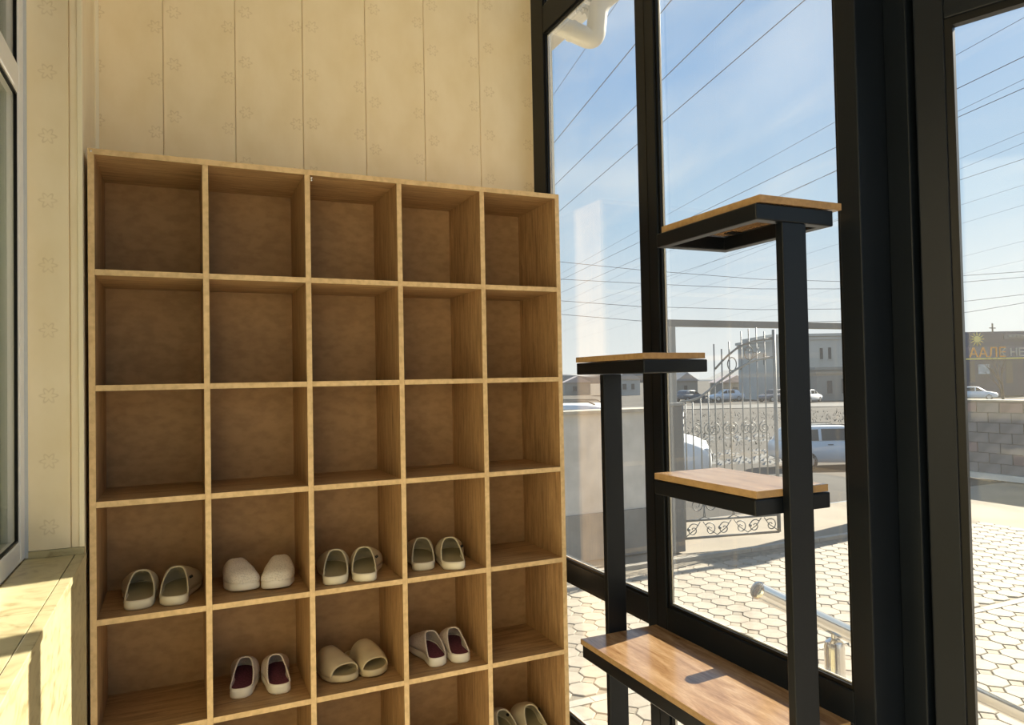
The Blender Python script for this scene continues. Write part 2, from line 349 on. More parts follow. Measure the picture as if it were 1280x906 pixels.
MB().box(-.024, -.002, -.064-e, -.064, .16, LT-.085).box(-.024, -.002, -.915, -.915+e, .16, LT-.085).box(-.024, -.002, -.915+e, -.064-e, LT-.085-e, LT-.085).box(-.024, -.002, -.915+e, -.064-e, .16, .16+e).build('glazing_bead', MAT['bead'], leaf)
MB().tube([(-.03, -.95, 1.0), (-.075, -.95, 1.0), (-.075, -.95, 1.35), (-.03, -.95, 1.35)], .012, 10).build('pull_handle', MAT['steel'], leaf, True)
# glazing continues behind the viewer
w3 = empty('window_3'); tag(w3, 'black framed glazing continuing past the entrance door', 'window', kind='structure')
for a, b in ((-.12, .03), (-1.25, -1.17), (YN, YN+.08)): fbox('mullion', a, b, 0, HC, w3)
for a, b in ((-1.17, -.12), (YN+.08, -1.25)):
    fbox('lower_rail', a, b, .625, .703, w3); fbox('upper_transom', a, b, 2.937, 3.055, w3); fbox('sill_rail', a, b, 0, .07, w3)
    for c, d in ((.07, .625), (.703, 2.937), (3.055, HC)):
        MB().box(XG, XG+.006, a, b, c, d).build('pane', MAT['glass'], w3)

# ------------------------------------------------------------------ shoe rack
RX, RW, RY, RD, T = -.2415, .318, 2.504, .340, .0175
ZS = [2.164, 1.798, 1.448, 1.099, .749, .396, .045]
rk = empty('shoe_rack', (RX+2.5*RW, RY+RD/2, 0)); tag(rk, 'tall oak laminate shoe rack of square pigeonholes against the cream wall', 'shoe rack')
ox, oy = rk.location.x, rk.location.y
def board(name, x0, x1, y0, y1, z0, z1, mat, bev=.0008):
    c = ((x0+x1)/2, (y0+y1)/2, (z0+z1)/2)
    o = MB().box(x0-c[0], x1-c[0], y0-c[1], y1-c[1], z0-c[2], z1-c[2]).build(name, MAT[mat], rk, bevel=bev)
    o.location = (c[0]-ox, c[1]-oy, c[2]); return o
def edged(name, x0, x1, z0, z1, mat):
    o = board(name, x0, x1, RY+.0012, RY+RD, z0, z1, mat, 0)
    m = MB().box(-(x1-x0)/2, (x1-x0)/2, -.0006, .0006, -(z1-z0)/2, (z1-z0)/2).build('edge_band', MAT['edge'], o)
    m.location = (0, -(RD-.0012)/2-.0006, 0); return o
for c in range(6):
    x = RX+c*RW; edged('side_panel' if c in (0, 5) else 'divider', x-T/2, x+T/2, .0, ZS[0]-T/2-.0004, 'oakv')
edged('top_board', RX-T/2, RX+5*RW+T/2, ZS[0]-T/2, ZS[0]+T/2, 'oakh')
for r in range(1, 7):
    for c in range(5):
        edged('shelf', RX+c*RW+T/2+.0004, RX+(c+1)*RW-T/2-.0004, ZS[r]-T/2, ZS[r]+T/2, 'oakh')
for c in range(5):
    board('kick_plate', RX+c*RW+T/2+.0004, RX+(c+1)*RW-T/2-.0004, RY+.03, RY+.046, 0, ZS[6]-T/2-.0004, 'oakh', 0)
board('back_panel', RX-T/2+.001, RX+5*RW+T/2-.001, RY+RD+.0003, RY+RD+.006, .02, ZS[0]+T/2-.002, 'oakb', 0)
for x, z in ((RX, ZS[0]), (RX+2*RW+.014, ZS[0]-.018), (RX+2*RW+.014, ZS[0]-.026)):
    s = MB().lathe([(.0035, 0), (.0035, -.001), (.002, -.0018)], n=10, axis='y').build('screw', MAT['steel'], rk, True); s.location = (x-ox, RY-.0001-oy, z)

# ------------------------------------------------------------------ slippers
SL = dict(
 beiges=plain('beige_sole', (.76, .70, .55), .5), beige=plain('beige_foam', (.62, .56, .42), .55, var=.06, scale=30), beigei=plain('khaki_insole', (.36, .32, .20), .7), sandy=plain('sand_foam', (.58, .49, .33), .5, var=.05, scale=30), sandi=plain('sand_insole', (.40, .34, .20), .7),  # beige_sole lightened above the foam tone to carry front light on heels
 white=plain('off_white_sole', (.82, .78, .70), .5), pink=None, plum=plain('plum_insole', (.13, .03, .055), .8, var=.6, scale=160), hole=plain('vent_dark', (.01, .009, .008), .9))
def mesh_foam(name, col):
    m, t, b = newmat(name); c = N(t, 'ShaderNodeTexCoord'); v = N(t, 'ShaderNodeTexVoronoi'); v.inputs['Scale'].default_value = 190; L(t, c.outputs['Object'], v.inputs['Vector'])
    L(t, ramp(t, v.outputs['Distance'], [(.15, tuple(x*.72 for x in col)), (.45, col)]), b.inputs['Base Color'])
    bp = N(t, 'ShaderNodeBump'); bp.inputs['Strength'].default_value = .5; bp.inputs['Distance'].default_value = .002; L(t, v.outputs['Distance'], bp.inputs['Height']); L(t, bp.outputs[0], b.inputs['Normal']); b.inputs['Roughness'].default_value = .6
    return m
SL['pink'] = mesh_foam('perforated_foam', (.68, .61, .57)); SL['pinkw'] = mesh_foam('perforated_white_foam', (.74, .69, .62))
def lerp_tab(tab, y):
    for (a, va), (b, vb) in zip(tab, tab[1:]):
        if y <= b:
            k = max(0, (y-a)/(b-a)); k = k*k*(3-2*k)*.5+k*.5; return va+(vb-va)*k
    return tab[-1][1]
def outline(t, W, rt=.20):          # half width at t in 0..1 from heel to toe
    body = lerp_tab([(0, .70), (.15, .76), (.38, .76), (.68, 1.0), (.85, .95), (1, .80)], t)*W/2
    r0, r1 = .12, rt
    if t < r0: body *= math.sqrt(max(0, 1-((r0-t)/r0)**2))**.75
    if t > 1-r1: body *= math.sqrt(max(0, 1-((t-1+r1)/r1)**2))**.8
    return body
cache = {}
def slipper(kind, side):
    """meshes of a foam slipper: heel end at y = 0, toe towards +y; side +1 / -1 bends the toe"""
    k = (kind, side)
    if k in cache: return cache[k]
    Ln, Wd, H, m_s, m_u, m_i = dict(clog=(.258, .112, .068, 'beiges', 'beige', 'beigei'), mesh=(.232, .096, .066, 'white', 'pink', 'plum'), meshw=(.236, .104, .060, 'white', 'pinkw', 'plum'), slide=(.240, .110, .062, 'sandy', 'sandy', 'sandi'))[kind]
    zt, drop = (.034, .004) if kind.startswith('mesh') else (.030, .010)
    rt = .13 if kind == 'meshw' else .20
    def bend(t): return side*.009*math.sin(math.pi*min(1, t*1.05))*1.2 - side*.010*t*t
    n = 26; ts = [.5-.5*math.cos(math.pi*i/n) for i in range(n+1)]
    def ring(sc, z, tilt=0):
        a = [(outline(t, Wd, rt)*sc+bend(t), (.5+(t-.5)*(1-(1-sc)*.45))*Ln, z+tilt*(t**4)) for t in ts]
        b = [(-outline(t, Wd, rt)*sc+bend(t), (.5+(t-.5)*(1-(1-sc)*.45))*Ln, z+tilt*(t**4)) for t in ts[1:-1]][::-1]
        return a+b
    sole = MB().loft([ring(.90, .0, .006), ring(.985, .004, .006), ring(1.0, .012, .004), ring(.985, .023, .002), ring(.95, zt-.001), ring(.90, zt), ring(.86, zt-.004)]).mesh('sole', SL[m_s], True)
    ins = MB().loft([ring(.85, zt-.0045), ring(.85, zt-.0025)]).mesh('insole', SL[m_i], False)
    # upper
    NU, NV = 30, 22
    yi, yh, te = {'clog': (.47, .13, .995), 'mesh': (.50, .10, .995), 'meshw': (.50, .10, .995), 'slide': (.36, .24, .86)}[kind]
    hp = [(0, .10), (.12, .45), (.30, .86), (.48, 1.0), (.62, .86), (.80, .60), (.92, .42), (1.0, .05)] if kind != 'slide' else [(0, .5), (.3, 1.0), (.45, 1.0), (.7, .74), (.88, .52), (1, .4)]
    rows = []
    for v in range(NV+1):
        row = []
        for u in range(NU+1):
            uu = -1+2*u/NU
            t0 = yi-(yi-yh)*abs(uu)**1.7
            t1 = te if kind != 'slide' else te-.10*(1-abs(uu)**2)**1.0*-.2
            fv = v/NV
            t = t0+(t1-t0)*fv
            wdt = outline(t, Wd, rt)*1.015; ph = uu*math.pi/2
            sx = math.copysign(abs(math.sin(ph))**.78, uu); cz = max(0, math.cos(ph))**.78
            h = H*lerp_tab(hp, t)
            if kind != 'slide' and t > .86: h *= math.sqrt(max(0.0, 1-((t-.86)/.14)**2))*.9+.1
            row.append((wdt*sx+bend(t), t*Ln, zt-drop+(h+drop)*cz))
        rows.append(row)
    up = MB().loft(rows, False, False, False).mesh('upper', SL[m_u], True)
    cache[k] = (sole, ins, up, Wd, Ln, H, zt); return cache[k]
def place(kind, side, P, ang, label, group, toe_front=False, hole=None):
    sole, ins, up, Wd, Ln, H, zt = slipper(kind, side)
    rz = math.radians(ang) + (math.pi if toe_front else 0)
    loc = Vector(P)
    if toe_front: loc = loc + Vector((-math.sin(rz)*-1*0, 0, 0)) - Matrix.Rotation(rz, 3, 'Z') @ Vector((0, Ln, 0))
    ends = [loc.y+(Matrix.Rotation(rz, 3, 'Z') @ Vector((x_, y_, 0))).y for x_ in (-.03, .03) for y_ in (0, Ln)]
    loc.y -= max(0, max(ends)-(RY+RD-.003))
    o = empty('slipper', loc, rz); tag(o, label, 'slipper', group)
    inst(sole, 'sole', o); inst(ins, 'insole', o)
    u = inst(up, 'upper', o); md = u.modifiers.new('thick', 'SOLIDIFY'); md.thickness = .0045; md.offset = -1
    if hole:
        t, uu = hole
        ph = uu*math.pi/2
        hgt = H*.86; x = outline(t, Wd)*math.copysign(abs(math.sin(ph))**.78, uu); z = zt-.01+(hgt+.01)*math.cos(ph)**.78
        h = MB().lathe([(.0001, -.006), (.0045, -.004), (.0045, .004), (.0001, .006)], n=10, axis='x').build('vent_hole', SL['hole'], o, True)
        h.scale = (1, 2.0, 1); h.location = (x*.985, t*Ln, z); h.rotation_euler = (0, math.copysign(math.pi/2-abs(ph), uu)*-1, 0)
    return o
Z4, Z5, Z6 = ZS[4]+T/2+.0005, ZS[5]+T/2+.0005, ZS[6]+T/2+.0005
def heel(px, py, z): return onZ(px, py, z)
def G(s): return s
pairs = [
 ('clog', (171, 763), (217, 757.5), Z4, (0, -9), 'beige foam clog, heel outwards, nearer the rack side panel by the tiled sill', 'beige foam clog with vent hole, heel outwards, next to the white textured pair, sill side', 'beige clogs', 0),
 ('meshw', (306, 741), (347, 738), Z4, (4, -7), 'white textured slipper, rounded toe outwards, of its pair the one nearer the tiled sill', 'white textured slipper, rounded toe outwards, of its pair the one nearer the glazed facade', 'white textured slippers', 1),
 ('clog', (418, 732), (457, 728), Z4, (-9, -15), 'beige foam clog, heel outwards, above the open-toe slides, next to the white textured pair', 'beige foam clog with vent hole above the open-toe slides, heel outwards, toe turned aside', 'beige clogs', 0),
 ('clog', (529, 714), (570, 713), Z4, (-11, -13), 'beige foam clog above the close-set plum-soled slippers, touching distance from the divider', 'beige foam clog with vent hole above the close-set plum-soled slippers, nearer the empty pigeonhole', 'beige clogs', 0),
 ('mesh', (298.5, 872), (352.5, 868), Z5, (-10, 0), 'lilac white slipper with plum insole beside the empty pigeonhole, standing apart from its mate', 'lilac white slipper with plum insole standing apart, nearer the open-toe slides', 'plum-soled slippers', 0),
 ('slide', (435, 855), (476, 846), Z5, (12, 14), 'sand open-toe slide set further out, nearer the white plum-soled slippers standing apart', 'sand open-toe slide set further back, nearer the close-set plum-soled slippers', 'open-toe slides', 1),
 ('mesh', (549, 834), (579.5, 829), Z5, (3, -4), 'lilac white slipper with plum insole, close to its mate and nearer the open-toe slides', 'lilac white slipper with plum insole, close to its mate and nearer the empty end pigeonhole', 'plum-soled slippers', 0)]
for kind, a, b, z, (ra, rb), la, lb, grp, toe in pairs:
    pa, pb = heel(*a, z), heel(*b, z)
    place(kind, 1, pa, ra, la, grp, bool(toe)); place(kind, -1, pb, rb, lb, grp, bool(toe), (.40, .62) if kind == 'clog' else None)
place('clog', 1, (1.140, 2.545, Z6), 4, 'beige foam clog with dark vent slot on the lowest shelf, half hidden by the divider', 'beige clogs', False, (.45, .5))
place('clog', -1, (1.265, 2.535, Z6), 0, 'beige foam clog with dark vent slot on the lowest shelf, beside the rack end panel', 'beige clogs', False, (.45, .5))

# ------------------------------------------------------------------ wooden stand
ps = empty('plant_stand', (1.25, 1.6, 0)); tag(ps, 'black steel stand with staggered oak shelves along the glazed facade', 'plant stand')
sx, sy = 1.25, 1.6
def sb(name, x0, x1, y0, y1, z0, z1, m, bev=.002, par=None):
    return MB().box(x0-sx, x1-sx, y0-sy, y1-sy, z0, z1).build(name, MAT[m], par or ps, bevel=bev)
def shelf(x0, x1, y0, y1, zf0, zf1, wx0, wx1, wy0, wy1, th=.0165, lip=.002):
    tb = .028
    oc = [(x0-sx, y0-sy), (x1-sx, y0-sy), (x1-sx, y1-sy), (x0-sx, y1-sy)]; ic = [(x0+tb-sx, y0+tb-sy), (x1-tb-sx, y0+tb-sy), (x1-tb-sx, y1-tb-sy), (x0+tb-sx, y1-tb-sy)]
    f = MB().add([(x, y, z) for c_ in (oc, ic) for z in (zf0, zf1) for x, y in c_], [t_ for i in range(4) for j in ((i+1) % 4,) for t_ in ((i, j, 4+j, 4+i), (8+j, 8+i, 12+i, 12+j), (i, 8+i, 8+j, j), (4+i, 4+j, 12+j, 12+i))])
    f.build('shelf_frame', MAT['steelb'], ps, bevel=.003)
    o = MB().box(wx0-sx, wx1-sx, wy0-sy, wy1-sy, zf1+lip, zf1+lip+th).build('shelf_board', MAT['bench'], ps, bevel=.0006)
    e = .0008
    MB().box(wx0-sx-e, wx0-sx, wy0-sy-e, wy1-sy+e, zf1+lip+.0004, zf1+lip+th-.0004).box(wx1-sx, wx1-sx+e, wy0-sy-e, wy1-sy+e, zf1+lip+.0004, zf1+lip+th-.0004).box(wx0-sx, wx1-sx, wy0-sy-e, wy0-sy, zf1+lip+.0004, zf1+lip+th-.0004).box(wx0-sx, wx1-sx, wy1-sy, wy1-sy+e, zf1+lip+.0004, zf1+lip+th-.0004).build('edge_band', MAT['benche'], o)
    for ax in (wx0+.05, wx1-.08):
        for ay in (wy0+.05, wy1-.08): MB().box(ax-sx, ax+.03-sx, ay-sy, ay+.03-sy, zf1, zf1+lip).build('spacer', MAT['steelb'], ps)
shelf(1.133, 1.362, 1.200, 1.562, 1.786, 1.822, 1.143, 1.385, 1.198, 1.550)          # top
shelf(1.130, 1.352, 1.222, 1.592, 1.143, 1.179, 1.134, 1.345, 1.223, 1.594)          # middle
shelf(1.130, 1.345, 1.628, 1.992, 1.461, 1.497, 1.130, 1.337, 1.630, 1.992)          # far
shelf(1.128, 1.398, 1.222, 1.988, .585, .625, 1.122, 1.404, 1.232, 1.986)            # bench
sb('post', 1.207, 1.277, 1.200, 1.2215, .012, 1.7857, 'steelb')
sb('post', 1.225, 1.293, 1.9885, 2.010, .012, 1.4607, 'steelb')
for y in (1.2108, 1.999):
    sb('foot', 1.11, 1.40, y-.03, y+.03, 0, .0118, 'steelb')

# ------------------------------------------------------------------ outside: handrail, pipe, eave
ZG = -.45
YH = 1.64
hr = empty('handrail', (1.8, YH, ZG)); tag(hr, 'polished stainless steel handrail sloping down outside the glazed facade', 'handrail')
h0, h1 = onY(946.4, 737.5, YH), onY(1248, 880, YH)
hd = (h1-h0).normalized(); O = Vector((1.8, YH, ZG))
hend = h0+hd*1.95
def rl(ps_): return [Vector(p)-O for p in ps_]
MB().tube(rl([h0, hend]), .0255, 20).build('top_tube', MAT['steel'], hr, 'auto')
cap = MB().tube(rl([h0-hd*.006, h0-hd*.004, h0+hd*.0005]), [.012, .022, .0262], 20).build('end_cap', MAT['steel'], hr, 'auto')
lo = Vector((0, 0, -.158))
MB().tube(rl([h0+lo, hend+lo]), .011, 12).build('lower_tube', MAT['steel'], hr, 'auto')
MB().tube(rl([h0+lo*2.1+hd*.3, hend+lo*2.1]), .011, 12).build('lower_tube', MAT['steel'], hr, 'auto')
for k in (.335, 1.75):
    b = h0+hd*k; gz = 0 if k < 1 else ZG
    p = MB().tube(rl([(b.x, YH, ZG+.001 if k > 1 else -.15), (b.x, YH, b.z-.062), (b.x, YH, b.z-.046), (b.x, YH, b.z-.036)]), [.030, .030, .026, .012], 18).build('post', MAT['steel'], hr, 'auto')
    MB().tube(rl([(b.x, YH, b.z-.038), (b.x, YH, b.z-.02)]), .009, 10).build('saddle_pin', MAT['steel'], p, 'auto')
# steps in front of the door
st = empty('steps', (1.48, .5, ZG)); tag(st, 'concrete entrance steps below the glass door', 'steps', kind='structure')
for i in range(3):
    MB().box(0, .40+.32*i, -1.4, 1.30, 0 if i == 2 else .0, .45-.15*(i+1)+.0).build('step', MAT['kerb'], st) if False else MB().box(.0 if i == 0 else .08+.30*i, .38+.30*i, -1.4, 1.30, 0, .45-.15*i-.15*.999).build('step', MAT['kerb'], st)
# drain pipe under the eave
dpq = 3.4
P1, P2, P3, P4 = atq(686, 26, dpq), atq(744, 52, dpq), atq(748, 6, dpq), atq(812, -50, dpq)
P0 = P1+(P1-P2)*.15
r_ = .0435
dpe = empty('drain_pipe', P2); tag(dpe, 'white plastic drain pipe with an elbow under the roof eave outside', 'drain pipe')
def rel(ps_): return [Vector(p)-P2 for p in ps_]
d01 = (P2-P1).normalized(); d12 = (P3-P2).normalized(); d23 = (P4-P3).normalized()
def bend(p, da, db, k, n=8): return [((p-da*k)*(1-t)**2+p*2*t*(1-t)+(p+db*k)*t*t) for t in (i/n for i in range(n+1))]
MB().tube(rel([P0, P2-d01*.055]), r_, 24).build('pipe', MAT['pipe'], dpe, 'auto')
MB().tube(rel([P2-d01*.12, P2-d01*.075]+bend(P2, d01, d12, .052)+bend(P3, d12, d23, .05)+[P3+d23*.09]), .046, 24).build('elbow', MAT['pipe'], dpe, 'auto')
MB().tube(rel([P3+d23*.06, P4]), r_, 24).build('pipe', MAT['pipe'], dpe, 'auto')
MB().tube(rel([P2-d01*.130, P2-d01*.112]), .049, 24).build('collar', MAT['pipe'], dpe, 'auto')
ev = empty('roof_eave', (1.7, 2.9, 3.3)); tag(ev, 'grey roof eave with pierced fretwork edge above the drain pipe', 'eave', kind='structure')
MB().box(-.16, .16, .02, 1.6, -.06, .12).build('soffit', MAT['conc'], ev)
# fretwork: loops and triangles hanging from the soffit edge
q0 = atq(712, 0, 3.42)-Vector(ev.location); q1 = atq(744, 14, 3.42)-Vector(ev.location)
dv = (q1-q0); nF = 5
for i in range(nF):
    a = q0+dv*(i/nF); b = q0+dv*((i+1)/nF); m_ = (a+b)/2+Vector((0, 0, -.045))
    MB().tube([a, m_, b], .006, 6).build('fret_strut', MAT['pipe'], ev)
    MB().tube([a+(b-a)*.5+Vector((0, 0, -.02))+(dv.normalized()*math.cos(t_*math.pi/6)+Vector((0, 0, 1))*math.sin(t_*math.pi/6))*.015 for t_ in range(13)], .004, 6).build('fret_ring', MAT['pipe'], ev)
MB().tube([q0, q1], .012, 8).tube([q0+Vector((0, 0, .055)), q1+Vector((0, 0, .055))], .02, 8).build('fret_rail', MAT['pipe'], ev)

# ------------------------------------------------------------------ outside: ground
def gz(x, y):
    q = x*math.sin(YAW)+y*math.cos(YAW)
    k = min(1, max(0, (q-13.5)/8)); k = k*k*(3-2*k)
    return ZG-.02-1.30*k
def terrain(name, xs, ys, mat, dz=0, amp=0):
    vs = []; fs = []
    for y in ys:
        for x in xs: vs.append((x, y, gz(x, y)+dz+(random.uniform(-amp, amp))))
    n = len(xs)
    for j in range(len(ys)-1):
        for i in range(n-1): fs.append((j*n+i, j*n+i+1, (j+1)*n+i+1, (j+1)*n+i))
    return MB().add(vs, fs).build(name, mat, smooth=True)
def field_mat():
    m, t, b = newmat('dry_field'); c = N(t, 'ShaderNodeTexCoord'); s = N(t, 'ShaderNodeSeparateXYZ'); L(t, c.outputs['Object'], s.inputs[0])
    n = N(t, 'ShaderNodeTexNoise'); n.inputs['Scale'].default_value = .35; n.inputs['Detail'].default_value = 9; n.inputs['Roughness'].default_value = .65; L(t, c.outputs['Object'], n.inputs['Vector'])
    L(t, ramp(t, n.outputs[0], [(.3, (.026, .023, .019)), (.5, (.044, .039, .032)), (.68, (.064, .057, .047))]), b.inputs['Base Color']); b.inputs['Roughness'].default_value = 1
    return m
def rng(a, b, n): return [a+(b-a)*i/n for i in range(n+1)]
fxs = rng(-30, 20, 25)+rng(24, 90, 18)+[120, 200, 400]; fys = rng(7.9, 40, 28)+rng(44, 120, 14)+[160, 260, 500]
tag(terrain('field', fxs, fys, field_mat(), amp=.03), 'brown dry field stretching beyond the gate to the far buildings', 'field', kind='structure')
tag(terrain('field', rng(13.6, 60, 20)+[120, 400], rng(-40, 7.9, 20), bpy.data.materials['dry_field'], amp=.02), 'brown waste ground beyond the grey block wall', 'field', kind='structure')
tag(MB().box(-6, 13.6, -12, 7.9, ZG-.3, ZG-.022).build('yard', MAT['dirt']), 'tan packed earth of the yard around the paving', 'ground', kind='structure')
pv = empty('paving', (0, 0, ZG)); tag(pv, 'cream octagonal paving outside the glazed facade', 'paving', kind='structure')
MB().box(1.55, 9.2, 1.9, 6.2, -.02, -.010).build('joint_bed', MAT['bed'], pv)
PITCHP, CC, GAP = .190, .054, .0035
def octo(pitch, cc, gap):
    h = pitch/2-gap; k = h-cc+gap*.4; ch = .004
    def rg(s, z): 
        f = (h-s)/h
        return [(x*f, y*f, z) for x, y in ((k, -h), (h, -k), (h, k), (k, h), (-k, h), (-h, k), (-h, -k), (-k, -h))]
    return MB().loft([rg(0, -.016), rg(0, -ch), rg(ch, 0)], False, True)
pmesh = octo(PITCHP, CC, GAP).mesh('paver', MAT['paver'])
cand = []; insets = MB()
hh = CC-GAP*2.2
ny0 = 1.95
for j in range(23):
    for i in range(40):
        x = 1.66+i*PITCHP; yy = ny0+j*PITCHP
        if yy > 3.70: yy += .085
        if yy > 6.02 or x > 9.1: continue
        px, py, d = topx(Vector((x, yy, ZG)))
        vis = d > 0 and py < 925 and (700 < px < 1064 or 1200 < px < 1295)
        cand.append((0 if vis else 1, d, x, yy))
        ix, iy = x+PITCHP/2, yy+PITCHP/2
        insets.add([(ix+hh, iy, -.003), (ix, iy+hh, -.003), (ix-hh, iy, -.003), (ix, iy-hh, -.003), (ix+hh, iy, -.016), (ix, iy+hh, -.016), (ix-hh, iy, -.016), (ix, iy-hh, -.016)], [(0, 1, 2, 3), (0, 4, 5, 1), (1, 5, 6, 2), (2, 6, 7, 3), (3, 7, 4, 0)])
cand.sort()
rest = MB()
om = octo(PITCHP, CC, GAP)
for k, (v_, d, x, yy) in enumerate(cand):
    jz = random.uniform(-.0015, .0015)
    if k < 300: inst(pmesh, 'paver', pv, (x, yy, jz))
    else: rest.add([(a+x, b+yy, c+jz) for a, b, c in om.v], om.f)
rest.build('far_pavers', MAT['paver'], pv)['kind'] = 'stuff'
insets.build('paver_insets', MAT['paverd'], pv)['kind'] = 'stuff'
x = 1.6
while x < 9:
    MB().box(x, x+.595, 3.735, 3.805, -.016, .004).build('border_strip', MAT['kerb'], pv); x += .6
x = 1.6
while x < 7.5:
    MB().box(x, x+.99, 6.13, 6.20, -.016, .03).build('border_strip', MAT['kerb'], pv); x += 1.0

# ------------------------------------------------------------------ gate, fence walls
YG = 6.55
gf = empty('gate_portal', (4.90, YG, ZG)); tag(gf, 'grey steel gate portal with a long crossbeam over the yard entrance', 'gate portal')
gx, gy, g0 = 4.90, YG, ZG
def gb(name, x0, x1, y0, y1, z0, z1, m, par=gf, bev=.004): return MB().box(x0-gx, x1-gx, y0-gy, y1-gy, z0-g0, z1-g0).build(name, MAT[m], par, bevel=bev)
gb('post_base', 4.80, 4.975, YG-.09, YG+.09, ZG, 1.13, 'gatem')
gb('post_cap', 4.785, 4.99, YG-.105, YG+.105, 1.1305, 1.165, 'gatel')
gb('post', 4.85, 4.945, YG-.045, YG+.045, 1.1655, 2.0, 'gatel')
gb('crossbeam', 4.85, 8.80, YG-.045, YG+.045, 2.0005, 2.075, 'gatem')
pr = empty('gate_pier', (9.045, 6.72, ZG)); tag(pr, 'grey rendered pier holding the far end of the gate crossbeam', 'pier')
MB().box(-.24, .24, -.24, .24, 0, 2.56).build('shaft', MAT['conc'], pr, bevel=.01); MB().prism([(-.28, 2.5605), (.28, 2.5605), (.28, 2.59), (0, 2.65), (-.28, 2.59)], 'y', -.28, .28).build('coping', MAT['conc'], pr)
# leaf
lf = empty('gate_leaf', (4.99, YG-.02, ZG)); tag(lf, 'ornate wrought iron gate leaf with scrolls and spiked bars', 'gate')
lrot = math.radians(-11); lf.rotation_euler = (0, 0, lrot)
LW = 1.40
def leafpt(px, py):                                   # pixel -> (s along leaf, z) on the leaf's own plane
    nrm = Vector((math.sin(lrot), -math.cos(lrot), 0)); d = ray(px, py); o_ = Vector(lf.location)
    t = (o_-CAMP).dot(nrm)/d.dot(nrm); Pp = CAMP+d*t-o_
    return (Pp.x*math.cos(lrot)+Pp.y*math.sin(lrot), Pp.z)
def lt(name, pts, r=.008, n=6, m='gatem'): return MB().tube([(s, 0, z) for s, z in pts], r, n).build(name, MAT[m], lf, True)
sE = leafpt(971, 560)[0]; zB = .12; zT = leafpt(971, 412)[1]
lt('hinge_stile', [(.03, zB), (.03, 1.60)], .018, 8, 'gatel'); lt('lock_stile', [(sE, zB), (sE, zT)], .021, 8, 'gatel')
z2 = zB+.19; z3 = zB+.33
for z, r in ((zB, .014), (z2, .012)): lt('rail', [(.03, z), (sE, z)], r)
lowc = [leafpt(*q) for q in ((852, 502), (862, 501), (874, 497), (886, 488), (896, 479), (906, 472), (918, 463), (930, 456), (944, 450), (958, 447), (968, 446))]
upc = [leafpt(*q) for q in ((894, 461), (902, 452), (910, 444), (920, 436), (930, 430), (942, 426), (956, 424), (968, 423))]
lt('lower_arch', lowc, .013, 8, 'gatel'); lt('upper_arch', upc, .012, 8, 'gatem')
def interp(c, s):
    for (a, za), (b, zb) in zip(c, c[1:]):
        if a <= s <= b: return za+(zb-za)*(s-a)/(b-a)
    return None
barx = [858, 867, 877, 887, 895.5, 905, 914.5, 930, 939.5, 949, 959]
tips = {895.5: 430, 905: 436, 914.5: 427, 930: 414, 939.5: 411, 949: 409, 959: 414}
for bx in barx:
    s = leafpt(bx, 560)[0]; zt_ = interp(lowc, s) or 1.9
    if bx in tips: zt_ = leafpt(bx, tips[bx])[1]
    lt('bar', [(s, z3+.22), (s, zt_)], .0075, 6, 'gatel')
def scroll(s0, zz, r, flip=1, a0=0, turns=1.5, m='gatem', rad=.006):
    pts = []
    for i in range(19):
        k = i/18; a = a0+flip*turns*2*math.pi*k; rr = r*(1-.78*k)
        pts.append((s0+rr*math.cos(a), zz+rr*math.sin(a)))
    lt('scroll', pts, rad, 5, m)
nS = 3; wS = (sE-.06)/nS
for i in range(nS):                                   # bottom band: crossed S-scrolls with rosettes
    c = .045+wS*(i+.5); m_ = (zB+z2)/2
    scroll(c-wS*.27, m_-.01, .075, 1, math.pi*.25, 1.3); scroll(c+wS*.27, m_-.01, .075, -1, math.pi*.75, 1.3)
    lt('crossbar', [(c-wS*.5, zB+.02), (c-wS*.2, m_), (c-wS*.05, z2-.02)], .005); lt('crossbar', [(c+wS*.5, zB+.02), (c+wS*.2, m_), (c+wS*.05, z2-.02)], .005)
    r_o = MB().lathe([(.004, -.014), (.02, -.004), (.02, .004), (.004, .014)], (c-wS*.42, 0, m_), 10, 'y').build('rosette', MAT['gatem'], lf, True)
for i in range(6):                                    # second band of curls
    c = .09+(sE-.12)*(i+.5)/6
    scroll(c, z3+.03, .085, 1 if i % 2 else -1, math.pi/2, 1.6)
    lt('curl_stem', [(c+(.085 if i % 2 == 0 else -.085), z3+.03), (c+(.1 if i % 2 == 0 else -.1), z3-.1), (c, z2)], .006)
for i in range(4):                                    # mid band
    s0 = .16+(sE-.28)*(i+.5)/4
    for f in (1, -1): scroll(s0+f*.085, leafpt(910, 536)[1], .075, f, math.pi/2, 1.5, 'gatel')
for bx in (915, 936):                                 # rings between the arches
    s, z = leafpt(bx, 455 if bx == 915 else 441)
    lt('ring', [(s+.055*math.cos(t_*math.pi/8), z+.075*math.sin(t_*math.pi/8)) for t_ in range(17)], .006, 5)
lt('curl_stem', [leafpt(930, 437), leafpt(945, 441), leafpt(948, 434)], .006); lt('curl_stem', [leafpt(925, 462), leafpt(940, 448), leafpt(950, 440)], .006)
# low fence wall left of the gate
fw = empty('wall_fence', (1, 6.65, ZG)); tag(fw, 'low grey rendered fence wall beyond the paving, left of the gate post', 'wall', kind='structure')
MB().box(-6, 3.72, 0, .18, .48, 1.52).build('wall_face', MAT['conc'], fw); MB().box(-6, 3.72, -.03, .2, 0, .4795).build('plinth', MAT['plinth'], fw)
for k in range(8):
    a = -6+k*1.215; MB().box(a, a+1.21, -.05, .23, 1.5205, 1.56).build('coping', MAT['kerb'], fw, bevel=.005)
